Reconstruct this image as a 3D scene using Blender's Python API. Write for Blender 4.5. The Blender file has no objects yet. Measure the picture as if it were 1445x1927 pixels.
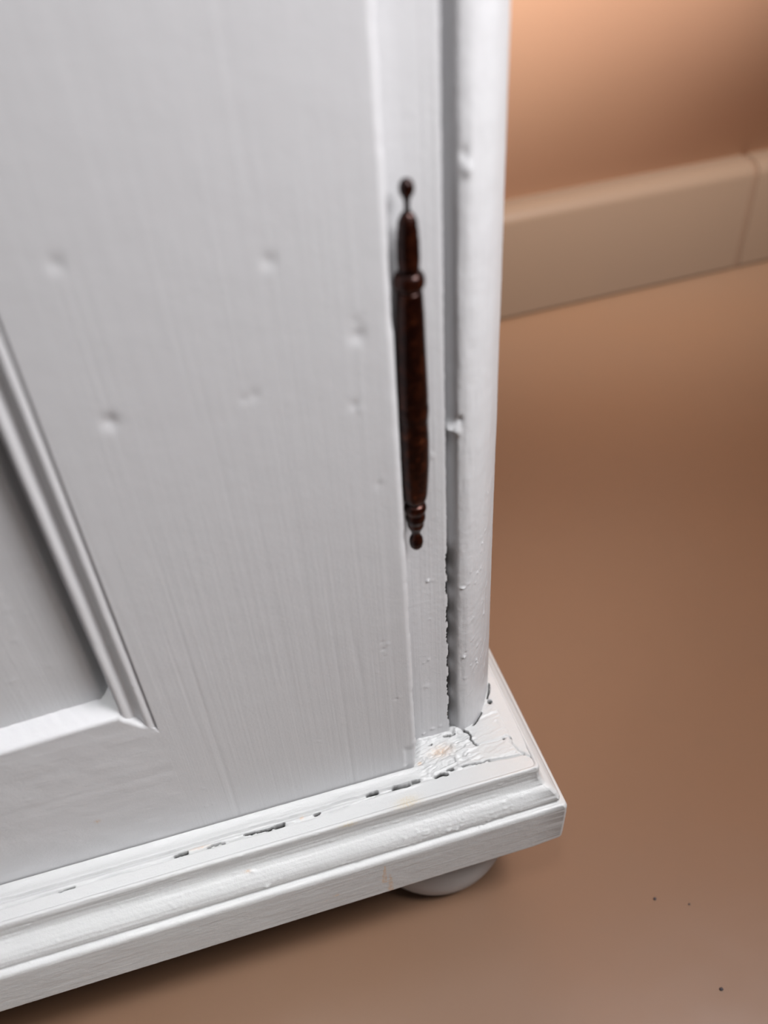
import bpy, bmesh, math
import numpy as np
from mathutils import Matrix, Vector

S = bpy.context.scene
# ------------------------------------------------------------------ camera
cam_d = bpy.data.cameras.new('camera')
cam = bpy.data.objects.new('camera', cam_d)
S.collection.objects.link(cam)
cam_d.sensor_fit = 'HORIZONTAL'
cam_d.sensor_width = 36.0
cam_d.lens = 36.0 * 1600.0 / 1445.0
R_ = (0.95997328, -0.27409681, -0.05763893)
U_ = (0.22061185, 0.6131403, 0.75854425)
F_ = (0.17257381, 0.74089804, -0.64906731)
cam.matrix_world = Matrix(((R_[0], U_[0], -F_[0], 0.0), (R_[1], U_[1], -F_[1], 0.0),
                           (R_[2], U_[2], -F_[2], 0.36), (0, 0, 0, 1)))
cam_d.clip_start = 0.01
cam_d.dof.use_dof = True
cam_d.dof.focus_distance = 0.292
cam_d.dof.aperture_fstop = 9.0
S.camera = cam
# ------------------------------------------------------------------ light and exposure
S.view_settings.view_transform = 'Standard'
S.view_settings.look = 'None'
S.view_settings.gamma = 1.0
S.view_settings.use_curve_mapping = False
S.view_settings.exposure = 0.0
S.cycles.use_denoising = True
S.cycles.max_bounces = 8

W = bpy.data.worlds.new('world')
S.world = W
W.use_nodes = True
wb = W.node_tree.nodes['Background']
wb.inputs['Color'].default_value = (1.0, 0.97, 0.97, 1)
wb.inputs['Strength'].default_value = 0.025


def area(name, loc, target, size, power, col=(1, 1, 1), spread=180):
    l = bpy.data.lights.new(name, 'AREA')
    l.shape = 'RECTANGLE'
    l.size, l.size_y = size
    l.energy = power
    l.color = col
    l.spread = math.radians(spread)
    o = bpy.data.objects.new(name, l)
    S.collection.objects.link(o)
    o.location = loc
    o.rotation_euler = (Vector(target) - Vector(loc)).to_track_quat('-Z', 'Y').to_euler()
    return o


area('lamp_light', (0.275, -0.02, 0.59), (0.0, 0.15, 0.10), (0.18, 0.18), 4.4, (1.0, 0.988, 1.0))
area('wall_fill_light', (0.15, -0.10, 0.90), (0.34, 0.64, 0.46), (0.15, 0.15), 8.6, (1.0, 0.98, 0.96), 58)  # added fill without a known source, brightens the back wall
area('left_fill_light', (-0.10, -0.08, 0.90), (-0.06, 0.11, 0.0), (0.12, 0.12), 0.13, (1.0, 1.0, 1.0), 26)  # invented fill from above, lifts the floor and mouldings at the left
area('low_fill_light', (-0.30, -0.40, 0.12), (-0.17, 0.14, 0.03), (0.15, 0.15), 0.06, (1.0, 1.0, 1.0), 45)  # added low fill for the left fascia and the floor shadow below it

# ------------------------------------------------------------------ helpers
rs = np.random.RandomState(7)
_lat = rs.rand(64, 64, 64) * 2 - 1


def vnoise(x, y, z=0.0):
    x, y, z = np.broadcast_arrays(np.asarray(x, float), np.asarray(y, float), np.asarray(z, float))
    xi, yi, zi = np.floor(x).astype(int), np.floor(y).astype(int), np.floor(z).astype(int)
    fx, fy, fz = x - xi, y - yi, z - zi
    s = lambda t: t * t * (3 - 2 * t)
    fx, fy, fz = s(fx), s(fy), s(fz)
    out = 0
    for a in (0, 1):
        for b in (0, 1):
            for c in (0, 1):
                w = (fx if a else 1 - fx) * (fy if b else 1 - fy) * (fz if c else 1 - fz)
                out = out + w * _lat[(xi + a) & 63, (yi + b) & 63, (zi + c) & 63]
    return out


def fbm(x, y, z=0.0, n=3):
    o, a = 0, 1.0
    for k in range(n):
        o = o + a * vnoise(np.asarray(x) * 2 ** k + 17 * k, np.asarray(y) * 2 ** k + 5 * k, np.asarray(z) * 2 ** k + 9 * k)
        a *= 0.5
    return o


def sst(a, b, x):
    t = np.clip((np.asarray(x, float) - a) / (b - a), 0, 1)
    return t * t * (3 - 2 * t)


def gauss(d, s):
    return np.exp(-(d / s) ** 2)


def seg_dist(X, Y, pts):
    best = np.full(X.shape, 1e9)
    for (ax, ay), (bx, by) in zip(pts[:-1], pts[1:]):
        dx, dy = bx - ax, by - ay
        L = dx * dx + dy * dy + 1e-12
        t = np.clip(((X - ax) * dx + (Y - ay) * dy) / L, 0, 1)
        best = np.minimum(best, np.hypot(X - ax - t * dx, Y - ay - t * dy))
    return best


def empty(name, loc=(0, 0, 0)):
    o = bpy.data.objects.new(name, None)
    S.collection.objects.link(o)
    o.location = loc
    o.empty_display_size = 0.02
    return o


def link(name, verts, faces, mat, parent=None, smooth=True, attrs=None, weld=False, autos=None):
    me = bpy.data.meshes.new(name)
    me.from_pydata([tuple(v) for v in verts], [], faces)
    me.update()
    if attrs:
        for k, v in attrs.items():
            a = me.attributes.new(k, 'FLOAT', 'POINT')
            vv = np.zeros(len(verts), dtype=np.float32)
            vv[:len(v)] = v
            a.data.foreach_set('value', vv)
    if weld or autos:
        bm = bmesh.new()
        bm.from_mesh(me)
        if weld:
            bmesh.ops.remove_doubles(bm, verts=bm.verts, dist=1e-6)
        bmesh.ops.recalc_face_normals(bm, faces=bm.faces)
        if autos:
            for e in bm.edges:
                if len(e.link_faces) == 2 and e.calc_face_angle(0) > autos:
                    e.smooth = False
        bm.to_mesh(me)
        bm.free()
    for p in me.polygons:
        p.use_smooth = smooth
    o = bpy.data.objects.new(name, me)
    S.collection.objects.link(o)
    me.materials.append(mat)
    if parent is not None:
        o.parent = parent
        o.matrix_parent_inverse = Matrix.Identity(4)
        pl = parent
        off = Vector((0, 0, 0))
        while pl is not None:
            off += Vector(pl.location)
            pl = pl.parent
        o.location = -off
    return o


def slab(name, P, B, mat, parent=None, attrs=None, autos=math.radians(50)):
    """P: front grid (n,m,3); B: function giving the back position of a boundary vertex. A closed solid."""
    n, m = P.shape[:2]
    V = P.reshape(-1, 3).tolist()
    F = []
    idx = np.arange(n * m).reshape(n, m)
    a, b, c, d = idx[:-1, :-1].ravel(), idx[1:, :-1].ravel(), idx[1:, 1:].ravel(), idx[:-1, 1:].ravel()
    F = np.stack([a, b, c, d], 1).tolist()
    loop = list(idx[0, :]) + list(idx[1:, -1]) + list(idx[-1, :-1][::-1]) + list(idx[1:-1, 0][::-1])
    base = len(V)
    for i in loop:
        V.append(list(B(V[i])))
    L = len(loop)
    for k in range(L):
        k2 = (k + 1) % L
        F.append([int(loop[k]), int(loop[k2]), base + k2, base + k])
    F.append([base + k for k in range(L)][::-1])
    return link(name, V, F, mat, parent, attrs=attrs, autos=autos)


def sweep(name, rings, mat, parent=None, attrs=None, closed=True, autos=math.radians(60), caps=True):
    """rings (n,m,3): closed profile of m points carried along n stations"""
    n, m = rings.shape[:2]
    V = rings.reshape(-1, 3)
    idx = np.arange(n * m).reshape(n, m)
    nx = np.roll(idx, -1, axis=1)
    F = np.stack([idx[:-1].ravel(), idx[1:].ravel(), nx[1:].ravel(), nx[:-1].ravel()], 1).tolist()
    if caps:
        F.append(idx[0].tolist())
        F.append(idx[-1].tolist()[::-1])
    return link(name, V, F, mat, parent, attrs=attrs, autos=autos)


def box(name, a, b, mat, parent=None, bev=0.0):
    bm = bmesh.new()
    bmesh.ops.create_cube(bm, size=1)
    for v in bm.verts:
        v.co = Vector([(a[i] + b[i]) / 2 + v.co[i] * (b[i] - a[i]) for i in range(3)])
    if bev:
        bmesh.ops.bevel(bm, geom=bm.edges[:], offset=bev, segments=3, affect='EDGES', profile=0.5)
    V = [tuple(v.co) for v in bm.verts]
    bm.verts.index_update()
    F = [[v.index for v in f.verts] for f in bm.faces]
    bm.free()
    return link(name, V, F, mat, parent, smooth=False)


def lathe(name, prof, centre, mat, parent=None, seg=48, axis_shift=None, attrs=None, autos=math.radians(40)):
    """prof: list of (r, z)"""
    rings = []
    for r, z in prof:
        cx, cy = centre
        if axis_shift:
            cx = cx + axis_shift(z)
        t = np.linspace(0, 2 * np.pi, seg, endpoint=False)
        rings.append(np.stack([cx + r * np.cos(t), cy + r * np.sin(t), np.full(seg, z)], 1))
    return sweep(name, np.array(rings), mat, parent, autos=autos)


def fine(segs):
    """segs: list of (start, end, step)"""
    out = []
    for a, b, s in segs:
        k = max(1, int(round((b - a) / s)))
        out += list(np.linspace(a, b, k, endpoint=False))
    out.append(segs[-1][1])
    return np.array(out)


# ------------------------------------------------------------------ materials
def new_mat(name):
    m = bpy.data.materials.new(name)
    m.use_nodes = True
    nt = m.node_tree
    return m, nt, nt.nodes['Principled BSDF'], nt.links


def mixc(nt, fac, a, b):
    n = nt.nodes.new('ShaderNodeMix')
    n.data_type = 'RGBA'
    for s, v in ((n.inputs[0], fac), (n.inputs[6], a), (n.inputs[7], b)):
        if isinstance(v, (tuple, float, int)):
            s.default_value = v
        else:
            nt.links.new(v, s)
    return n.outputs[2]


def noise(nt, scale, stretch=(1, 1, 1), detail=3, rough=0.5, rot=(0, 0, 0)):
    tc = nt.nodes.new('ShaderNodeTexCoord')
    g = nt.nodes.new('ShaderNodeMapping')
    g.inputs['Scale'].default_value = stretch
    g.inputs['Rotation'].default_value = rot
    nt.links.new(tc.outputs['Object'], g.inputs['Vector'])
    n = nt.nodes.new('ShaderNodeTexNoise')
    n.inputs['Scale'].default_value = scale
    n.inputs['Detail'].default_value = detail
    n.inputs['Roughness'].default_value = rough
    nt.links.new(g.outputs[0], n.inputs['Vector'])
    return n.outputs['Fac']


def bump(nt, h, dist, strength=1.0, prev=None):
    b = nt.nodes.new('ShaderNodeBump')
    b.inputs['Distance'].default_value = dist
    b.inputs['Strength'].default_value = strength
    nt.links.new(h, b.inputs['Height'])
    if prev is not None:
        nt.links.new(prev, b.inputs['Normal'])
    return b.outputs[0]


def ramp(nt, fac, stops):
    r = nt.nodes.new('ShaderNodeValToRGB')
    e = r.color_ramp.elements
    while len(e) < len(stops):
        e.new(0.5)
    for i, (p, c) in enumerate(stops):
        e[i].position = p
        e[i].color = c
    nt.links.new(fac, r.inputs[0])
    return r.outputs[0]


PAINT = (0.52, 0.515, 0.53, 1)


def paint_mat(name, stretch, streak_scale, streak_dist, grain_dist=0.00006, rough=0.36, chips=True, col=PAINT, spec=0.38, uneven=0.0004):
    m, nt, p, L = new_mat(name)
    tint = noise(nt, 14, detail=2)
    c = mixc(nt, tint, col, (col[0] * 0.97, col[1] * 0.99, col[2] * 0.975, 1))
    dirt_out = None
    if chips:
        for an, cc in (('chip', (0.50, 0.35, 0.24, 1)), ('dirt', (0.006, 0.005, 0.004, 1)), ('stain', (0.46, 0.37, 0.22, 1))):
            at = nt.nodes.new('ShaderNodeAttribute')
            at.attribute_name = an
            fac = at.outputs['Fac']
            if an == 'dirt':
                dirt_out = fac
            if an != 'dirt':
                nn = noise(nt, 1500, stretch=(1, 1, 0.4), detail=4, rough=0.7)
                mr = nt.nodes.new('ShaderNodeMath')
                mr.operation = 'MULTIPLY_ADD'
                L.new(nn, mr.inputs[0])
                mr.inputs[1].default_value = 3.4
                mr.inputs[2].default_value = -1.15
                m2 = nt.nodes.new('ShaderNodeMath')
                m2.operation = 'MULTIPLY'
                m2.use_clamp = True
                L.new(mr.outputs[0], m2.inputs[0])
                L.new(fac, m2.inputs[1])
                fac = m2.outputs[0]
            c = mixc(nt, fac, c, cc)
    L.new(c, p.inputs['Base Color'])
    st = noise(nt, streak_scale, stretch=stretch, detail=4, rough=0.6)
    n1 = bump(nt, st, streak_dist)
    gr = noise(nt, 1300, detail=3, rough=0.6)
    n2 = bump(nt, gr, grain_dist, prev=n1)
    un = noise(nt, 90, detail=2)
    n3 = bump(nt, un, uneven, prev=n2)
    L.new(n3, p.inputs['Normal'])
    rr = nt.nodes.new('ShaderNodeMapRange')
    rr.inputs[3].default_value = rough - 0.05
    rr.inputs[4].default_value = rough + 0.08
    L.new(st, rr.inputs[0])
    L.new(rr.outputs[0], p.inputs['Roughness'])
    p.inputs['Specular IOR Level'].default_value = spec
    if dirt_out is not None:
        sp_ = nt.nodes.new('ShaderNodeMath')
        sp_.operation = 'MULTIPLY_ADD'
        sp_.use_clamp = True
        L.new(dirt_out, sp_.inputs[0])
        sp_.inputs[1].default_value = -spec
        sp_.inputs[2].default_value = spec
        L.new(sp_.outputs[0], p.inputs['Specular IOR Level'])
    return m


M_DOOR = paint_mat('painted_door_wood', (1, 1, 0.012), 900, 0.00009, uneven=0.00012)
M_RAIL = paint_mat('painted_rail_wood', (0.012, 1, 1), 700, 0.00005)
M_POST = paint_mat('painted_post_wood', (1, 1, 0.03), 700, 0.00010, rough=0.33)
M_BASE = paint_mat('painted_base_wood', (0.018, 0.018, 1), 1100, 0.00010, 0.00010, rough=0.34, col=(0.465, 0.465, 0.468, 1))
M_LEDGE = paint_mat('painted_ledge_wood', (0.3, 1, 1), 500, 0.00008, 0.00012, rough=0.30, spec=0.32, col=(0.475, 0.475, 0.480, 1))
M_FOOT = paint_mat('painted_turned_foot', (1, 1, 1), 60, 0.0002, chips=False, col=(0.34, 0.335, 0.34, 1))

m, nt, p, L = new_mat('dark_bronze')
c = ramp(nt, noise(nt, 420, detail=4, rough=0.65), [(0.45, (0.012, 0.002, 0.001, 1)), (0.66, (0.05, 0.011, 0.004, 1)), (0.8, (0.20, 0.065, 0.022, 1))])
L.new(c, p.inputs['Base Color'])
p.inputs['Metallic'].default_value = 0.6
p.inputs['Roughness'].default_value = 0.27
L.new(bump(nt, noise(nt, 900, detail=3), 0.00012), p.inputs['Normal'])
M_HINGE = m

m, nt, p, L = new_mat('brown_floor_tile')
c = ramp(nt, noise(nt, 5, detail=3), [(0.3, (0.160, 0.090, 0.054, 1)), (0.7, (0.170, 0.090, 0.050, 1))])
vo = nt.nodes.new('ShaderNodeTexVoronoi')
vo.inputs['Scale'].default_value = 55
tc = nt.nodes.new('ShaderNodeTexCoord')
L.new(tc.outputs['Object'], vo.inputs['Vector'])
sp = ramp(nt, vo.outputs['Distance'], [(0.012, (1, 1, 1, 1)), (0.022, (0, 0, 0, 1))])
gate = ramp(nt, vo.outputs['Color'], [(0.72, (0, 0, 0, 1)), (0.74, (0.7, 0.7, 0.7, 1))])
mu = nt.nodes.new('ShaderNodeMath')
mu.operation = 'MULTIPLY'
L.new(sp, mu.inputs[0])
L.new(gate, mu.inputs[1])
c = mixc(nt, mu.outputs[0], c, (0.10, 0.06, 0.045, 1))
L.new(c, p.inputs['Base Color'])
p.inputs['Roughness'].default_value = 0.40
p.inputs['IOR'].default_value = 1.6
L.new(bump(nt, noise(nt, 25, detail=2), 0.0004), p.inputs['Normal'])
M_FLOOR = m

m, nt, p, L = new_mat('tan_wall_paint')
c = ramp(nt, noise(nt, 4, detail=2), [(0.3, (0.70, 0.39, 0.25, 1)), (0.7, (0.72, 0.42, 0.26, 1))])
L.new(c, p.inputs['Base Color'])
p.inputs['Roughness'].default_value = 0.4
L.new(bump(nt, noise(nt, 5, detail=1), 0.0015), p.inputs['Normal'])
M_WALL = m

m, nt, p, L = new_mat('beige_skirting_tile')
c = ramp(nt, noise(nt, 6, detail=2), [(0.3, (0.118, 0.077, 0.053, 1)), (0.7, (0.125, 0.080, 0.053, 1))])
L.new(c, p.inputs['Base Color'])
p.inputs['Roughness'].default_value = 0.35
M_SKIRT = m

m, nt, p, L = new_mat('brown_grout')
L.new(ramp(nt, noise(nt, 300), [(0.3, (0.09, 0.048, 0.028, 1)), (0.7, (0.10, 0.055, 0.03, 1))]), p.inputs['Base Color'])
p.inputs['Roughness'].default_value = 0.9
M_GROUT = m

m, nt, p, L = new_mat('dark_grit')
L.new(ramp(nt, noise(nt, 2000), [(0.3, (0.02, 0.018, 0.022, 1)), (0.7, (0.07, 0.055, 0.06, 1))]), p.inputs['Base Color'])
p.inputs['Roughness'].default_value = 0.8
M_GRIT = m

# ------------------------------------------------------------------ setting
fl = box('floor', (-1.6, -1.4, -0.02), (1.8, 0.75, 0.0), M_FLOOR)
fl['kind'] = 'structure'
A = math.radians(3.01)
ca, sa = math.cos(A), math.sin(A)
WO = (0.2689, 0.6215)


def wpt(u, v, z):
    """u along the back wall, v into the wall"""
    return (WO[0] + u * ca - v * sa, WO[1] + u * sa + v * ca, z)


def wall_prism(name, u0, u1, prof, mat, kind='structure', parent=None):
    us = [u0, u1]
    rings = np.array([[wpt(u, v, z) for v, z in prof] for u in us])
    o = sweep(name, rings, mat, parent, autos=math.radians(25))
    if kind:
        o['kind'] = kind
    return o


wall_prism('wall_back', -1.9, 1.4, [(0.021, -0.02), (0.021, 2.2), (0.12, 2.2), (0.12, -0.02)], M_WALL)
arc = [(0.018 - 0.018 * math.cos(t), 0.0845 + 0.0125 * math.sin(t)) for t in np.linspace(0, math.pi / 2, 9)]
skirt_prof = [(0.0, 0.0028)] + arc + [(0.0215, 0.0975), (0.0215, 0.0028)]
UJ = 0.2335
for k, (u0, u1) in enumerate([(UJ - 1.2, UJ - 0.6 - 0.003), (UJ - 0.6, UJ - 0.006), (UJ, UJ + 0.6), (UJ + 0.606, UJ + 1.2)]):
    if k == 0:
        root = wall_prism('baseboard_back', u0, u1, skirt_prof, M_SKIRT)
    else:
        ch = wall_prism('skirting_tile', u0, u1, skirt_prof, M_SKIRT, kind=None, parent=root)
g = wall_prism('grout_joint', UJ - 1.19, UJ + 1.19, [(v + 0.0012 if v < 0.02 else v, max(z - 0.0012, 0.0)) for v, z in skirt_prof], M_GROUT, kind=None, parent=root)

# ------------------------------------------------------------------ wardrobe
Z0 = 0.090           # level of the base ledge
TOP = 1.70
X0 = -0.92           # left end of the wardrobe, outside the frame
YB = 0.590           # back
ward = empty('wardrobe', (-0.40, 0.38, 0.0))
ward['label'] = 'grey painted wooden wardrobe with rounded corner post, moulded base and bun foot'
ward['category'] = 'wardrobe'

# ---- carcass boards
box('top_board', (X0, 0.166, TOP), (0.0905, YB, TOP + 0.03), M_BASE, ward, 0.004)
box('side_panel', (0.064, 0.214, Z0 - 0.003), (0.0842, YB, TOP), M_POST, ward, 0.001)
box('side_panel', (X0 + 0.006, 0.178, Z0 - 0.003), (X0 + 0.026, YB, TOP), M_POST, ward, 0.001)
box('back_panel', (X0 + 0.026, YB - 0.012, Z0 - 0.003), (0.064, YB, TOP), M_POST, ward)
box('base_board', (X0, 0.176, 0.062), (0.083, YB, Z0 - 0.004), M_BASE, ward)

# ---- stile beside the door
zs = fine([(Z0 - 0.002, 0.20, 0.0005), (0.20, 0.36, 0.001), (0.36, TOP, 0.1)])
xs = fine([(0.0385, 0.0455, 0.001), (0.0455, 0.0600, 0.0003)])
X, Z = np.meshgrid(xs, zs, indexing='ij')
edge = sst(0.0586, 0.0600, X)
wob = 0.00010 * fbm(Z * 500, 0 * X + 3.3) + 0.00006 * vnoise(Z * 2500, X * 0 + 8)
Xd = X + edge * wob
Y = 0.1780 + 0.00003 * fbm(X * 1300, Z * 18) + 0.00002 * vnoise(X * 900, Z * 900)
Y += 0.00012 * edge ** 3
dirt = np.zeros_like(X)


def bumps(X, Z, lst, Y):
    for bx, bz, s, h in lst:
        Y -= h * gauss(np.hypot(X - bx, Z - bz), s)
    return Y


Y = bumps(X, Z, [(0.0537, 0.1725, 0.0005, 0.0005), (0.0552, 0.1722, 0.0003, 0.0002), (0.0538, 0.155, 0.0003, 0.0002),
                 (0.0530, 0.135, 0.0004, 0.0003), (0.0512, 0.134, 0.0003, 0.0002), (0.0562, 0.2200, 0.0006, 0.0003),
                 (0.0520, 0.1210, 0.0012, 0.0002), (0.0535, 0.0955, 0.0006, 0.0004), (0.0500, 0.0940, 0.0006, 0.0004),
                 (0.0565, 0.0960, 0.0005, 0.0003)], Y)
for z_a, z_b in [(0.1725, 0.1825), (0.164, 0.1705), (0.151, 0.159), (0.140, 0.149), (0.128, 0.135), (0.112, 0.124), (0.098, 0.108)]:
    mk = sst(z_a, z_a + 0.001, Z) * (1 - sst(z_b - 0.001, z_b, Z)) * sst(0.0594, 0.0597, X + 0.00025 * vnoise(Z * 1500, X * 0))
    dirt = np.maximum(dirt, mk)
    Xd -= mk * 0.00025
chip = 0.9 * gauss(np.hypot((X - 0.0599) / 1.0, (Z - 0.1021) / 1.2), 0.0006)
slab('carcass_stile', np.stack([Xd, Y, Z], 2), lambda v: (v[0], 0.198, v[2]), M_DOOR, ward,
     attrs={'chip': chip.ravel(), 'dirt': dirt.ravel()})

# ---- corner post with quarter round
out = [(0.0605, 0.1860), (0.0606, 0.1838), (0.0609, 0.1824), (0.0613, 0.1815), (0.0629, 0.1787), (0.0634, 0.1780), (0.0642, 0.1777), (0.0656, 0.1776), (0.0666, 0.1777),
       (0.0676, 0.1780), (0.0695, 0.1789), (0.0714, 0.1801), (0.0732, 0.1816), (0.0752, 0.1838), (0.0770, 0.1863),
       (0.0788, 0.1892), (0.0806, 0.1924), (0.0820, 0.1955), (0.0832, 0.1992), (0.0840, 0.2035), (0.0842, 0.2085), (0.0842, 0.2140)]
out = np.array(out)
# resample by arc length
def resample(pts, step):
    d = np.r_[0, np.cumsum(np.hypot(*np.diff(pts, axis=0).T))]
    t = np.linspace(0, d[-1], int(d[-1] / step))
    r = np.stack([np.interp(t, d, pts[:, k]) for k in range(pts.shape[1])], 1)
    for _ in range(4):
        r[1:-1] = 0.25 * r[:-2] + 0.5 * r[1:-1] + 0.25 * r[2:]
    return r
pp = resample(out, 0.0003)
tan = np.gradient(pp, axis=0)
nrm = np.stack([tan[:, 1], -tan[:, 0]], 1)
nrm /= np.linalg.norm(nrm, axis=1)[:, None]
zs = fine([(Z0 - 0.002, 0.20, 0.0005), (0.20, 0.36, 0.001), (0.36, TOP, 0.1)])
arcs = np.r_[0, np.cumsum(np.hypot(*np.diff(pp, axis=0).T))]
Aa, Zz = np.meshgrid(arcs, zs, indexing='ij')
disp = 0.00008 * fbm(Aa * 500, Zz * 60) + 0.00003 * vnoise(Aa * 1500, Zz * 900)
PX = pp[:, 0][:, None] + 0 * Zz


def post_bump(px, pz, s, h, ax=1.0, az=1.0, shear=0.0):
    global disp
    d = np.hypot((PX - px - shear * (Zz - pz)) / ax, (Zz - pz) / az)
    disp = disp + h * gauss(d, s)


post_bump(0.0625, 0.2270, 0.0012, 0.0016, 1.0, 1.2, -0.5)
post_bump(0.0640, 0.2300, 0.0008, -0.0008)
post_bump(0.0658, 0.2955, 0.0012, 0.0007)
post_bump(0.0650, 0.2990, 0.0010, -0.0005)
post_bump(0.0655, 0.1320, 0.0006, 0.0006)
post_bump(0.0662, 0.1340, 0.0003, -0.0004)
post_bump(0.0708, 0.1260, 0.0004, 0.0007, 0.6, 1.4, 0.3)
post_bump(0.0712, 0.1240, 0.0003, 0.0005)
post_bump(0.0650, 0.1660, 0.0005, 0.0005, 1.8, 0.5)
post_bump(0.0670, 0.1668, 0.0004, 0.0005, 1.8, 0.5)
post_bump(0.0707, 0.1689, 0.0003, 0.0005)
post_bump(0.0725, 0.1800, 0.0003, 0.0004)
rr = np.random.RandomState(3)
for k in range(26):
    post_bump(rr.uniform(0.065, 0.078), rr.uniform(0.095, 0.20), rr.uniform(0.00025, 0.0005), rr.uniform(0.0001, 0.0003), rr.uniform(0.5, 1.5), rr.uniform(0.5, 2))
for k in range(12):
    post_bump(rr.uniform(0.066, 0.078), rr.uniform(0.095, 0.16), 0.0004, 0.00018, 0.8, 3.0, 0.5)
PXY = pp[:, None, :] + nrm[:, None, :] * disp[:, :, None]
G = np.concatenate([PXY, Zz[:, :, None]], 2)
slab('corner_post', G, lambda v: (min(v[0], 0.068) if v[1] > 0.2 else v[0], max(v[1], 0.2138), v[2]), M_POST, ward,
     attrs={'dirt': np.zeros(Aa.size)})

# ---- ledge of the base (carcass rail bead, crack, filler)
xs = fine([(X0, -0.13, 0.02), (-0.13, -0.05, 0.0005), (-0.05, 0.0853, 0.00035)])
ys = fine([(0.1545, 0.1900, 0.00022), (0.1900, 0.2180, 0.0007), (0.2180, YB, 0.02)])
X, Y = np.meshgrid(xs, ys, indexing='ij')
mm_ = 0.001
h = 0.00004 * fbm(X * 500, Y * 900)
fl_ = sst(0.040, 0.049, X)                       # 0 below the door, 1 in the corner filler
# bead of the rail below the door
bw = 0.00022 * fbm(X * 40, 1.5) + 0.00012 * fbm(X * 260, 4.5)
prof = 0.0011 * sst(0.1623, 0.1628, Y + bw) - 0.0004 * sst(0.1628, 0.1650, Y + bw) + 0.0005 * sst(0.1648, 0.1676, Y) ** 1.6 - 0.0024 * sst(0.1676, 0.16785, Y) \
    - 0.0003 * np.exp(-((Y - 0.1621) / 0.0005) ** 2) + 0.0003 * np.exp(-((Y - 0.1610) / 0.0006) ** 2)
prof += 0.00025 * fbm(X * 120, Y * 500) * gauss(Y - 0.1635, 0.003) * sst(-0.06, 0.0, X)
h += (1 - fl_) * prof
# rough filler in the corner
rough = sst(0.1612, 0.1635, Y) * fl_ * (1 - sst(0.0795, 0.0815, X - 0.0001 * fbm(Y * 400, 2)))
Xr, Yr = X + 0.35 * Y, Y - 0.18 * X
rdg = 1 - np.abs(fbm(Xr * 150 + 0.6 * vnoise(X * 300, Y * 300), Yr * 480, 1.7, 3))
lump = 0.0014 * (rdg - 0.6) + 0.00012 * fbm(X * 900, Y * 1300, 4.1, 2)
h += rough * (0.0004 + lump * (1 - 0.75 * sst(0.064, 0.069, X)))
h += 0.0015 * gauss(Y - 0.1785, 0.0022) * sst(0.045, 0.048, X) * (1 - sst(0.0625, 0.066, X)) * (1 + 0.35 * fbm(X * 300, Y * 300))
# hollow where old wood shows, and its raised rim
dd = np.hypot((X - 0.0540) / 1.5, (Y - 0.1709 - 0.12 * (X - 0.054)))
h -= 0.0006 * gauss(dd, 0.0024) * fl_
rim = np.abs(dd - 0.0034)
h += 0.00045 * gauss(rim, 0.0006) * sst(-0.002, 0.003, X - 0.054 - (Y - 0.171) * 0.4)
# ledge rises a little toward the side and has a faint edge
h += 0.00020 * sst(0.0800, 0.0806, X) * sst(0.163, 0.166, Y)
dirt = np.zeros_like(X)
chip = np.zeros_like(X)
stain = np.zeros_like(X)


def crack(pts, w=0.00028, depth=0.0022, dk=1.0, jit=0.00025):
    global h, dirt
    P_ = [(a / 1000, b / 1000) for a, b in pts]
    jx = jit * fbm(X * 700, Y * 700, 6.6)
    jy = jit * fbm(X * 700, Y * 700, 2.2)
    d = seg_dist(X + jx, Y + jy, P_)
    h -= depth * np.exp(-(d / w) ** 4)
    if dk:
        dirt = np.maximum(dirt, dk * np.exp(-(d / (w * 1.15)) ** 4))


crack([(74.4, 182.5), (72.9, 181.0), (71.5, 179.7), (69.5, 178.3)], 0.00030)
crack([(82.3, 194.4), (80.9, 191.4), (78.9, 188.0)], 0.00025)
crack([(65.1, 178.0), (65.5, 176.6), (66.4, 175.8)], 0.0004, jit=0.0003)
crack([(66.6, 176.1), (67.0, 174.3), (66.5, 172.5), (67.0, 170.9), (68.2, 169.6)], 0.00030, 0.0010, 0.75)
crack([(67.8, 169.8), (72.5, 169.5), (76.6, 169.3), (79.3, 169.9), (80.6, 169.0)], 0.0005, 0.0006, 0)
crack([(80.6, 169.0), (80.2, 166.3), (81.2, 162.8), (83.3, 160.5), (85.2, 158.3), (86.0, 157.5)], 0.00045, 0.0006, 0)
crack([(80.7, 181.7), (80.5, 176.9), (80.7, 173.4), (80.5, 169.7)], 0.0003, 0.00025, 0)
crack([(33.7, 162.1), (36.4, 161.9), (39.3, 161.9)], 0.00055, 0.0025, 1, 0.0002)
crack([(40.9, 162.3), (43.0, 162.2)], 0.0004, 0.001, 0.7)
crack([(49.3, 161.9), (51.5, 162.4), (53.6, 161.7)], 0.0004, 0.0016)
crack([(54.0, 162.9), (56.3, 162.9)], 0.0003)
crack([(59.7, 162.9), (64.6, 162.4), (69.8, 162.6)], 0.00022, 0.001, 0.55)
crack([(69.6, 162.2), (76.6, 161.5), (82.6, 161.2)], 0.0004, 0.0006, 0.25, 0.0001)
crack([(57.3, 176.4), (58.9, 176.4), (61.4, 176.3)], 0.0003)
crack([(79.3, 186.4), (79.31, 186.5)], 0.0007, 0.003, 1, 0)
crack([(78.2, 169.3), (78.21, 169.3)], 0.0004, 0.002, 1, 0)
crack([(51.0, 174.6), (52.0, 174.8)], 0.00025)
crack([(-43.6, 160.3), (-41.8, 160.6), (-39.7, 160.6)], 0.00042, 0.002)
crack([(-20.0, 160.8), (-14.5, 160.6), (-9.3, 160.6)], 0.00028, 0.0016)
crack([(-9.0, 160.7), (-6.7, 160.8)], 0.00065, 0.003, 1, 0.0001)
crack([(4.6, 160.9), (6.2, 161.0)], 0.0004)
crack([(24.0, 162.4), (27.8, 162.4)], 0.00035)
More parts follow.
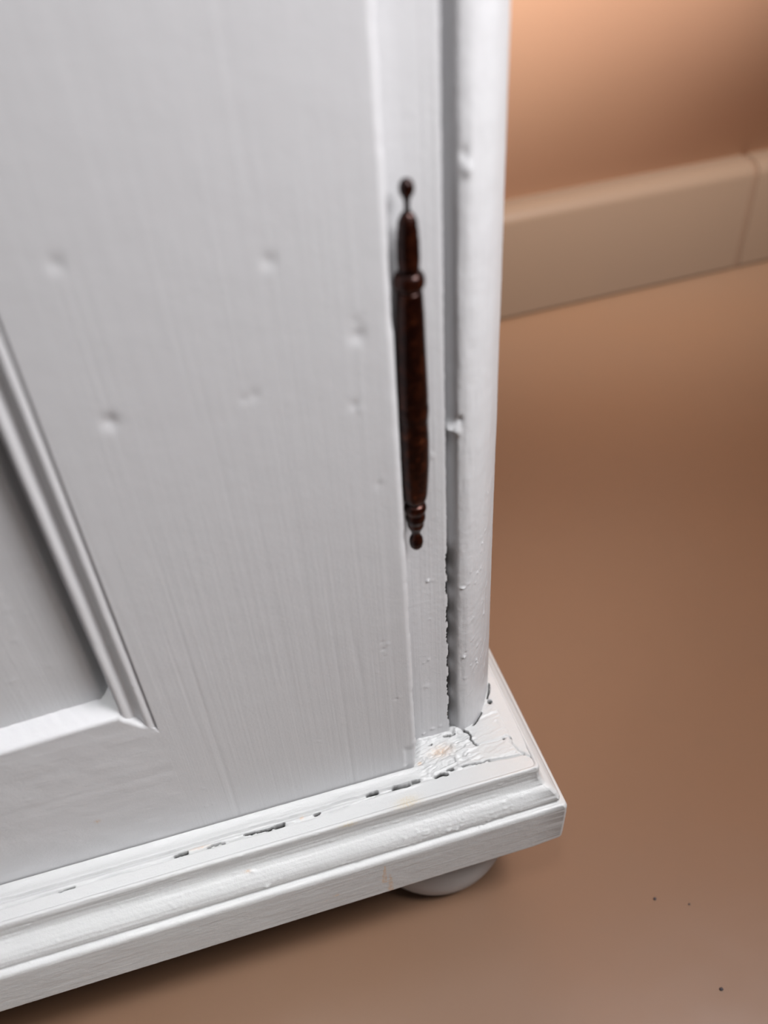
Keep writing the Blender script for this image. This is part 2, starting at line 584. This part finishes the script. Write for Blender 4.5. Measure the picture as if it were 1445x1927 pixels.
crack([(-81.7, 159.9), (-76.9, 160.0)], 0.00025, 0.001, 0.7)
crack([(-33, 160.3), (-27, 160.4)], 0.0002, 0.001, 0.6)
# the long joint between rail and moulding, mostly filled with paint
jy = 0.1601 + 0.0018 * sst(0.005, 0.04, X) + 0.00018 * fbm(X * 260, 3.1)
h -= 0.00050 * gauss(Y - jy, 0.00025) * (0.7 + 0.3 * np.sign(vnoise(X * 160, 0.5))) * (1 - sst(0.060, 0.064, X))
h += 0.00018 * gauss(Y - jy - 0.0007, 0.0004) * fbm(X * 900, Y * 900) * sst(-0.06, 0.0, X)
# crumbly filler in the corner: short pits
rr = np.random.RandomState(11)
for k in range(34):
    bx, by = rr.uniform(0.044, 0.081), rr.uniform(0.1625, 0.186)
    s = rr.uniform(0.00025, 0.0007)
    hh = rr.uniform(-0.0004, 0.0003)
    a = rr.uniform(0.8, 3.0)
    h += hh * gauss(np.hypot((X - bx) / a, Y - by), s)
chip = np.maximum(chip, 1.0 * gauss(np.hypot((X - 0.0545) / 1.9, Y - 0.1712 + 0.0 * X), 0.0021))
chip = np.maximum(chip, 1.6 * gauss(np.hypot(X - 0.0001, Y - 0.1612), 0.0006))
chip = np.maximum(chip, 1.0 * gauss(np.hypot((X + 0.0354) / 7, Y - 0.1610), 0.0004))
chip = np.maximum(chip, 1.3 * gauss(np.hypot(X - 0.0455, Y - 0.1690), 0.0007))
stain = np.maximum(stain, 0.8 * gauss(np.hypot((X - 0.0369) / 2.4, Y - 0.1562), 0.0016))
h -= 0.00025 * gauss(Y - 0.1545, 0.0008)
Zg = Z0 - 0.0002 + h
GL = np.stack([X, Y, Zg], 2)
# mitre: rows to the left end are plain
slab('base_ledge', GL, lambda v: (v[0], v[1], 0.0855), M_LEDGE, ward,
     attrs={'chip': np.clip(chip, 0, 1).ravel(), 'dirt': dirt.ravel(), 'stain': stain.ravel()})

# ---- base moulding: profile (outward p, height z)
prof = [(-0.0012, Z0 - 0.0002), (-0.0008, Z0 + 0.0001), (-0.0002, Z0 + 0.0002), (0.0003, Z0 - 0.0003), (0.0005, Z0 - 0.0013), (0.0005, Z0 - 0.0035), (0.0007, Z0 - 0.0055),
        (0.0013, Z0 - 0.0073), (0.0022, Z0 - 0.0083), (0.0033, Z0 - 0.0090), (0.0045, Z0 - 0.0099), (0.0056, Z0 - 0.0112),
        (0.0063, Z0 - 0.0127), (0.0066, Z0 - 0.0142), (0.0064, Z0 - 0.0155), (0.0068, Z0 - 0.0158), (0.0076, Z0 - 0.0159), (0.0084, Z0 - 0.0163),
        (0.0088, Z0 - 0.0175), (0.0088, Z0 - 0.0230), (0.0087, Z0 - 0.0300), (0.0085, Z0 - 0.0395), (0.0079, Z0 - 0.0401), (-0.012, Z0 - 0.0401), (-0.012, Z0 - 0.006), (-0.0016, Z0 - 0.0034)]
prof = np.array(prof)
d = np.r_[0, np.cumsum(np.hypot(*np.diff(prof, axis=0).T))]
vis = d[22]
tt = np.r_[np.linspace(0, d[16], 70, endpoint=False), np.linspace(d[16], d[22], 60)]
pv = np.stack([np.interp(tt, d, prof[:, k]) for k in (0, 1)], 1)
for _ in range(1):
    pv[1:-1] = 0.25 * pv[:-2] + 0.5 * pv[1:-1] + 0.25 * pv[2:]
pv = np.r_[pv, prof[23:]]
dp = np.r_[0, np.cumsum(np.hypot(*np.diff(pv, axis=0).T))]
tg = np.gradient(pv, axis=0)
nm = np.stack([-tg[:, 1], tg[:, 0]], 1)
nm /= np.linalg.norm(nm, axis=1)[:, None] + 1e-9
CX, CY = 0.0858, 0.1544
xsn = fine([(X0, -0.13, 0.03), (-0.13, 0.0855 - 0.003, 0.0005)])
ysn = fine([(CY + 0.003, 0.26, 0.0006), (0.26, YB, 0.02)])
NA = 9
rings, S_l = [], []
RC = 0.0016
for x in xsn:
    rings.append(('f', x))
for t in np.linspace(0, math.pi / 2, NA):
    rings.append(('c', t))
for y in ysn:
    rings.append(('s', y))
G, AT = [], []
s_run = 0
chipm, dirtm, stainm = [], [], []
NV = len(pv)
vism = (np.arange(NV) < 130).astype(float)
rr = np.random.RandomState(5)
mb = [(rr.uniform(-0.12, 0.085), rr.uniform(0.001, 0.021), rr.uniform(0.0002, 0.0005), rr.uniform(0.00008, 0.00030), rr.uniform(0.6, 2.0)) for k in range(150)]
mb += [(rr.uniform(0.03, 0.088), rr.uniform(0.0135, 0.019), rr.uniform(0.0003, 0.0005), rr.uniform(0.00015, 0.0003), 1.2) for k in range(70)]
mb += [(0.0491, 0.0165, 0.0007, 0.0007, 1.3), (0.052, 0.0172, 0.0006, 0.0006, 1.3), (-0.0165, 0.017, 0.0007, 0.0007, 1.3), (-0.020, 0.0105, 0.0005, 0.0006, 1.5)]
pstep = dp
mb = np.array(mb)
for kind, q in rings:
    if kind == 'f':
        base = np.array([q, CY]); dr = np.array([0.0, -1.0]); s = q
        c0 = None
    elif kind == 'c':
        s = CX + q * 0.003
        dr = np.array([math.sin(q), -math.cos(q)])
    else:
        s = CX + (q - CY); dr = np.array([1.0, 0.0]); base = np.array([CX, q])
    dn = 0.00003 * fbm(s * 60 + 0 * dp, dp * 500, 2.2) + 0.00003 * vnoise(s * 1000 + 0 * dp, dp * 1600)
    dn = dn + 0.00006 * fbm(s * 25 + 0 * dp, dp * 900, 7.0) * (dp < 0.02)
    if -0.13 < s < 0.10:
        dist = np.hypot((s - mb[:, 0])[:, None] / mb[:, 4][:, None], dp[None, :] - mb[:, 1][:, None])
        dn = dn + (mb[:, 3][:, None] * np.exp(-(dist / mb[:, 2][:, None]) ** 2)).sum(0)
    dn = dn * vism
    pz = pv[:, 0] + nm[:, 0] * dn
    zz = pv[:, 1] + nm[:, 1] * dn
    if kind == 'c':
        # rounded mitre: arc of radius r about an inset centre
        r = np.where(vism > 0, RC, RC)
        inset = np.minimum(r, 0.0016)
        px = CX + (pz - inset) + inset * dr[0]
        py = CY - (pz - inset) + inset * dr[1]
    elif kind == 'f':
        lim = CX + pz - 0.0016
        tq = (q - xsn[-2]) / (xsn[-1] - xsn[-2])
        px = np.full(NV, q) if q < xsn[-1] - 1e-9 else np.maximum(lim, q)
        px = np.where(np.full(NV, q) > lim, lim, px)
        py = CY - pz
    else:
        px = CX + pz
        py = np.full(NV, q)
        lim = CY - pz + 0.0016
        py = np.where(py < lim, lim, py)
    # worn lower corner of the fascia
    near = np.hypot(np.maximum(px - (CX + 0.0087), -1), py - (CY - 0.0087))
    dcorner = np.hypot(px - (CX + 0.0087), py - (CY - 0.0087))
    low = np.clip((Z0 - 0.0348 - zz) / 0.005, 0, 1)
    zz = zz + 0.0020 * low * np.clip(1 - dcorner / 0.009, 0, 1) ** 1.6 * vism
    G.append(np.stack([px, py, zz], 1))
    S_l.append(s)
    fz = zz - Z0
    ff = vism * (1.0 if kind == 'f' else 0.0)
    ch = np.zeros(NV); dt = np.zeros(NV); sn = np.zeros(NV)
    face = (fz < -0.017) * ff
    # bare wood scratch shaped like a narrow peak
    for ax_, az_, len_, wd_, lean in ((0.0245, -0.0195, 0.0120, 0.0010, -0.0009), (0.0262, -0.0250, 0.0150, 0.0011, -0.0004)):
        tt_ = (az_ - fz) / len_
        w1 = np.abs(px - ax_ - lean * tt_) / (0.0001 + wd_ * np.clip(tt_, 0, 1))
        ch = np.maximum(ch, face * (w1 < 1) * (tt_ > 0) * (tt_ < 1) * 1.0)
    dl = np.hypot((px - 0.0059), (fz + 0.0300) * 1.6)
    ch = np.maximum(ch, face * gauss(dl, 0.0009) * 1.6)
    dl = np.hypot((px - 0.0020) - 1.5 * (fz + 0.0318), (fz + 0.0318) * 2.2)
    ch = np.maximum(ch, face * gauss(dl, 0.0014) * 0.35)
    for hx, hz, hs in ((0.0858, -0.0290, 0.00045), (0.0892, -0.0296, 0.0003), (0.0875, -0.0292, 0.0002)):
        dl = np.hypot(px - hx, fz + -hz * 1.0)
        dt = np.maximum(dt, face * np.exp(-(dl / hs) ** 4))
    # yellowish stains on the top edge of the moulding
    tops = ff * (dp < 0.0045)
    sn = np.maximum(sn, tops * gauss(np.hypot((px - 0.0369) / 2.4, dp - 0.0005), 0.0018) * 0.8)
    sn = np.maximum(sn, ff * gauss(np.hypot((px - 0.0150) / 3.0, dp - 0.0022), 0.0009) * 0.9)
    ch = np.maximum(ch, ff * gauss(np.hypot((px + 0.0216) / 2.0, dp - 0.0100), 0.0005) * 1.0)
    chipm.append(ch); dirtm.append(dt); stainm.append(sn)
G = np.array(G)
sweep('base_moulding', G, M_BASE, ward,
      attrs={'chip': np.clip(np.array(chipm), 0, 1).ravel(), 'dirt': np.array(dirtm).ravel(), 'stain': np.array(stainm).ravel()})

# ---- bun feet
fprof = [(0.004, 0.0), (0.0245, 0.0), (0.0265, 0.0008), (0.0285, 0.0035), (0.0308, 0.0085), (0.0325, 0.0145), (0.0333, 0.021), (0.0330, 0.028),
         (0.0312, 0.035), (0.0280, 0.041), (0.0240, 0.046), (0.0225, 0.050), (0.0230, 0.0535), (0.0230, 0.0625), (0.004, 0.0625)]
fp = np.array(fprof)
dq = np.r_[0, np.cumsum(np.hypot(*np.diff(fp, axis=0).T))]
tq = np.linspace(0, dq[-1], 60)
fp2 = np.stack([np.interp(tq, dq, fp[:, k]) for k in (0, 1)], 1)
for _ in range(2):
    fp2[1:-1] = 0.25 * fp2[:-2] + 0.5 * fp2[1:-1] + 0.25 * fp2[2:]
fp2[:, 1] = np.maximum(fp2[:, 1], 0)
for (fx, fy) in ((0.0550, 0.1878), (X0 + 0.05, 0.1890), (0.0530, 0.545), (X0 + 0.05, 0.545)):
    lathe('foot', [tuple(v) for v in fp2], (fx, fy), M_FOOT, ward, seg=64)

# ---- door: stile of the door is the door mesh, the rest its sub-parts
DB = Z0 - 0.0006
XM0, XM1, XE = -0.0445, -0.0354, 0.0449
door_x0 = -0.43
yf = 0.1680


def door_height(X, Z, horiz=False):
    low = 1 - sst(0.14, 0.24, Z)
    if not horiz:
        warp = X + 0.0010 * fbm(Z * 9, X * 20, 5.5)
        grain = 0.00010 * (0.12 + 0.88 * low) * np.maximum(0, fbm(warp * 330, Z * 5, 1.1, 2)) ** 1.5
        grain = grain + 0.00009 * (0.15 + 0.85 * low) * np.exp(-(vnoise(warp * 260, Z * 4, 4) / 0.06) ** 2) * (0.5 + 0.5 * vnoise(Z * 30, warp * 200, 3))
    else:
        grain = 0.00004 * fbm(X * 6, Z * 300, 1.1, 2)
    y = yf + grain + 0.00006 * fbm(X * 22, Z * 9, 3.3)
    for bx, bz, s, dpt in DENTS:
        y = y + 0.5 * dpt * gauss(np.hypot(X - bx, Z - bz), s)
    return y


o_ = 0.36
DENTS = [(-0.0213, o_ - 0.1035, 0.0017, 0.0011), (0.0188, o_ - 0.0732, 0.0014, 0.0007), (0.0361, o_ - 0.094, 0.0017, 0.0009),
         (0.0361, o_ - 0.0905, 0.0012, 0.0004), (0.0337, o_ - 0.112, 0.0011, 0.0005), (0.0352, o_ - 0.1135, 0.0007, -0.0003), (0.0109, o_ - 0.104, 0.0014, 0.0004),
         (0.0085, o_ - 0.1045, 0.0009, 0.0004), (-0.0219, o_ - 0.0666, 0.0015, 0.0006), (0.0382, o_ - 0.1376, 0.0010, 0.0003),
         (0.0395, o_ - 0.1360, 0.0006, -0.0002), (0.0355, o_ - 0.1985, 0.0005, 0.0003), (0.0357, o_ - 0.2020, 0.0005, 0.0004), (0.0358, o_ - 0.2055, 0.0004, 0.0003),
         (0.0372, o_ - 0.2000, 0.0005, -0.00025), (0.0330, o_ - 0.212, 0.0003, -0.0002), (0.0203, o_ - 0.2334, 0.0004, -0.0002), (0.0111, o_ - 0.2392, 0.0004, -0.0003), (0.0113, o_ - 0.2384, 0.0003, 0.0003),
         (0.0024, o_ - 0.2637, 0.0006, -0.0002), (0.0000, o_ - 0.2615, 0.0005, 0.0003), (0.0052, o_ - 0.2620, 0.0006, -0.0001),
         (-0.0290, o_ - 0.2475, 0.0006, -0.0002), (-0.0300, o_ - 0.2580, 0.0004, -0.0003), (-0.0275, o_ - 0.2580, 0.0004, -0.0003),
         (0.0385, o_ - 0.228, 0.0007, 0.0003), (0.0395, o_ - 0.2275, 0.0005, -0.0003)]

xs = fine([(XM1, 0.0420, 0.00045), (0.0420, 0.0449, 0.0001)])
zs = fine([(DB, 0.19, 0.0005), (0.19, 0.36, 0.001), (0.36, 1.66, 0.1)])
X, Z = np.meshgrid(xs, zs, indexing='ij')
Y = door_height(X, Z)
RD = 0.0022
ce = XE - RD
tt = np.clip((X - ce) / RD, 0, 1)
Y = Y + 0.85 * RD * (1 - np.sqrt(np.clip(1 - tt ** 2 * 0.985, 0, 1)))
# knocks along the edge
Y += 0.0005 * sst(0.0415, 0.0449, X) * np.maximum(0, fbm(Z * 90, 0 * X, 4.4)) * 0.5
Xd = X - 0.0004 * sst(0.0425, 0.0449, X) * np.maximum(0, fbm(Z * 160, 0 * X, 1.4)) - 0.0008 * sst(0.043, 0.0449, X) * (1 - sst(0.092, 0.106, Z)) * 0.8
Y += 0.0012 * sst(0.0395 + 0.0004 * fbm(Z * 500, 0 * X), 0.0405, X) * (1 - sst(0.100, 0.105, Z)) * 0.5
chip = np.zeros_like(X)
door = slab('door', np.stack([Xd, Y, Z], 2), lambda v: (v[0], 0.1885 if v[0] < 0.0385 else 0.1774, v[2]), M_DOOR, ward,
            attrs={'chip': chip.ravel(), 'dirt': chip.ravel()})

# bottom rail of the door with bevelled upper edge and mitre against the stile moulding
xs = fine([(door_x0, -0.13, 0.03), (-0.13, XM0 - 0.0004, 0.0007), (XM0 - 0.0004, XM1, 0.0004)])


def rail_top(x):
    return np.where(x < XM0, o_ - 0.2020 - 0.0022 * sst(XM0, -0.09, x), o_ - 0.2025 - (x - XM0) * 1.06)


nv = 90
cols = []
chipc = []
MPX = [(XM1, yf + 0.0006), (XM1 - 0.0016, yf + 0.0001), (XM1 - 0.0033, yf + 0.0004), (XM1 - 0.0047, yf + 0.0022), (XM1 - 0.0055, yf + 0.0024), (XM1 - 0.0069, yf + 0.0010), (XM0, yf + 0.0018)]
for x in xs:
    zt = float(rail_top(np.array(x)))
    zz = np.linspace(DB, zt, nv)
    yy = door_height(np.full(nv, x), zz, True)
    rd = np.clip((zz - (zt - 0.0008)) / 0.0008, 0, 1)
    if x < XM0 + 0.0002:
        yy = yy + 0.0006 * (1 - np.sqrt(1 - 0.98 * rd ** 2))
        # upper bevel reaching back to the panel
        tb = np.linspace(0, 1, 14)[1:]
        y2 = yy[-1] + (0.1757 - yy[-1]) * tb
        z2 = zt + 0.0022 * tb + 0.00012 * vnoise(tb * 4 + x * 900, x * 300)
    else:
        dm = float(np.interp(-x, -np.array(MPX)[:, 0], np.array(MPX)[:, 1])) - yf
        rd = np.clip((zz - (zt - 0.0010)) / 0.0010, 0, 1)
        yy = yy + max(dm - 0.0002, 0) * rd
        tb = np.linspace(0, 1, 14)[1:]
        y2 = yy[-1] + (0.1790 - yy[-1]) * tb
        z2 = np.full(13, zt)
    cols.append(np.stack([np.full(nv + 13, x), np.r_[yy, y2], np.r_[zz, z2]], 1))
    cc = 1.5 * gauss(np.hypot(x + 0.0637, zz - (o_ - 0.2494)), 0.0007)
    chipc.append(np.r_[cc, np.zeros(13)])
slab('bottom_rail', np.array(cols), lambda v: (v[0], 0.1885, v[2]), M_RAIL, door, attrs={'chip': np.clip(np.array(chipc), 0, 1).ravel()})

# ogee moulding along the inner edge of the door stile
mp = [(XM1, yf + 0.0011), (XM1 - 0.0003, yf + 0.0012), (XM1 - 0.0009, yf + 0.0006), (XM1 - 0.0016, yf + 0.0001), (XM1 - 0.0025, yf - 0.0001),
      (XM1 - 0.0033, yf + 0.0004), (XM1 - 0.0040, yf + 0.0014), (XM1 - 0.0047, yf + 0.0023), (XM1 - 0.0055, yf + 0.0024), (XM1 - 0.0062, yf + 0.0016),
      (XM1 - 0.0069, yf + 0.0010), (XM1 - 0.0078, yf + 0.0008), (XM1 - 0.0086, yf + 0.0012), (XM0, yf + 0.0022), (XM0, yf + 0.0074)]
mp = resample(np.array(mp), 0.0002)
zs_u = fine([(0.0, 0.10, 0.0008), (0.10, 0.22, 0.002), (0.22, 1.50, 0.1)])
cols = []
for k, (mx, my) in enumerate(mp):
    zb = o_ - 0.2025 - (mx - XM0) * 1.06
    zz = zb + zs_u * (1.62 - zb) / 1.5
    dn = 0.00005 * fbm(zz * 200, mx * 800) + 0.00004 * fbm(zz * 40, mx * 300)
    for bz, bx, s, hh in ((o_ - 0.174, -0.0400, 0.0005, 0.0005), (o_ - 0.190, -0.0375, 0.0004, 0.0004)):
        dn = dn - hh * gauss(np.hypot(mx - bx, zz - bz), s)
    cols.append(np.stack([np.full(len(zz), mx), my + dn, zz], 1))
slab('panel_moulding', np.array(cols), lambda v: (v[0], 0.1885 if v[0] > XM0 + 0.0005 else 0.1757, v[2]), M_DOOR, door)

# recessed panel
xs = fine([(door_x0, -0.13, 0.03), (-0.13, XM0 + 0.002, 0.0008)])
zs = fine([(o_ - 0.204, 0.30, 0.0008), (0.30, 1.62, 0.06)])
X, Z = np.meshgrid(xs, zs, indexing='ij')
Y = 0.1752 + 0.00005 * fbm(X * 25, Z * 25) + 0.00003 * fbm(X * 700, Z * 10)
Y += 0.0050 * sst(XM0 - 0.0046, XM0 - 0.0012, X)  # trench added along the moulding to deepen the shadow on the panel
rr = np.random.RandomState(9)
for k in range(50):
    Y -= rr.uniform(0.0001, 0.0002) * gauss(np.hypot(X - rr.uniform(-0.1, -0.045), Z - rr.uniform(0.157, 0.22)), rr.uniform(0.0003, 0.0006))
slab('door_panel', np.stack([X, Y, Z], 2), lambda v: (v[0], 0.1875, v[2]), M_DOOR, door)
# the parts of the door outside the frame
box('top_rail', (door_x0, yf, 1.62), (XM1, 0.1885, 1.66), M_RAIL, door)
box('door_stile', (door_x0 - 0.06, yf, DB), (door_x0, 0.1885, 1.66), M_DOOR, door, 0.001)
dl = box('door', (X0 + 0.03, yf, DB), (door_x0 - 0.063, 0.1885, 1.66), M_DOOR, ward, 0.001)
box('top_rail', (-0.45, 0.178, 1.655), (0.0455, 0.1975, TOP), M_RAIL, ward)

# ---- turned hinge between door and stile
hx, hy = 0.0503, 0.1733
hinge_shift = lambda z: 0.0002 - 0.0013 * (0.295 - z) / 0.1


def spline(pts, n):
    pts = np.array(pts) * 0.001
    t = np.r_[0, np.cumsum(np.hypot(*np.diff(pts, axis=0).T))]
    u = np.linspace(0, t[-1], n)
    r = np.stack([np.interp(u, t, pts[:, k]) for k in (0, 1)], 1)
    r[1:-1] = 0.25 * r[:-2] + 0.5 * r[1:-1] + 0.25 * r[2:]
    return [tuple(v) for v in r]


def hlathe(name, pts, parent, n=60):
    return lathe(name, spline(pts, n), (hx, hy), M_HINGE, parent, seg=32, axis_shift=hinge_shift, autos=math.radians(60))


hinge = hlathe('hinge', [(0.3, 209.2), (2.3, 209.3), (3.1, 210.2), (3.45, 212), (3.75, 217), (4.0, 222), (4.1, 230), (3.9, 236.6), (4.05, 237.2), (4.2, 240), (4.0, 242.3), (4.1, 243.2),
                         (3.9, 250), (3.65, 258), (3.45, 266), (3.1, 272.2), (0.3, 272.3)], ward, 120)
hinge['label'] = 'dark brown turned metal hinge'
hlathe('collar', [(0.3, 272.2), (3.0, 272.4), (3.6, 273.2), (3.75, 274.3), (3.5, 275.6), (2.9, 276.6), (0.3, 276.8)], hinge, 30)
hlathe('knuckle', [(0.3, 276.6), (2.5, 277.0), (2.7, 279.6), (2.65, 283.6), (2.45, 285.0), (2.5, 285.8), (2.25, 287.0), (2.3, 287.8), (1.7, 289.3), (1.1, 290.2), (0.3, 290.3)], hinge, 60)
hlathe('finial', [(0.2, 290.0), (0.7, 290.1), (0.65, 292.2), (0.9, 293.2), (1.5, 294.0), (1.75, 295.0), (1.6, 296.2), (1.0, 297.1), (0.1, 297.4)], hinge, 40)
hlathe('finial', [(0.2, 209.4), (2.0, 209.3), (2.9, 208.6), (3.2, 207.3), (2.9, 206.0), (2.5, 205.6), (2.8, 204.8), (2.85, 203.5), (2.4, 202.0), (2.3, 200.6), (1.6, 199.0), (1.2, 197.9),
                  (1.4, 197.0), (1.9, 196.0), (2.05, 194.6), (1.8, 193.0), (1.1, 192.0), (0.1, 191.7)], hinge, 90)

# ------------------------------------------------------------------ specks of grit on the floor
def grit(loc, r, label):
    bm = bmesh.new()
    bmesh.ops.create_icosphere(bm, subdivisions=3, radius=r)
    for v in bm.verts:
        n = 1 + 0.18 * float(vnoise(v.co.x / r * 1.3 + loc[0] * 900, v.co.y / r * 1.3, v.co.z / r * 1.3))
        v.co = Vector((v.co.x * n, v.co.y * n * 0.9, v.co.z * n * 0.55))
    zmin = min(v.co.z for v in bm.verts)
    me = bpy.data.meshes.new('grit_speck')
    bm.to_mesh(me)
    bm.free()
    for p_ in me.polygons:
        p_.use_smooth = True
    o = bpy.data.objects.new('grit_speck', me)
    S.collection.objects.link(o)
    me.materials.append(M_GRIT)
    o.location = (loc[0], loc[1], -zmin)
    o['label'] = label
    o['category'] = 'speck'
    o['group'] = 'specks of grit on the floor'


grit((0.1408, 0.0944), 0.00075, 'largest dark speck of grit on the brown floor, nearest the viewer')
grit((0.1343, 0.1331), 0.00065, 'small dark speck of grit on the floor, left one of the farther pair')
grit((0.1466, 0.1269), 0.00045, 'tiny faint speck of grit on the floor, right one of the farther pair')
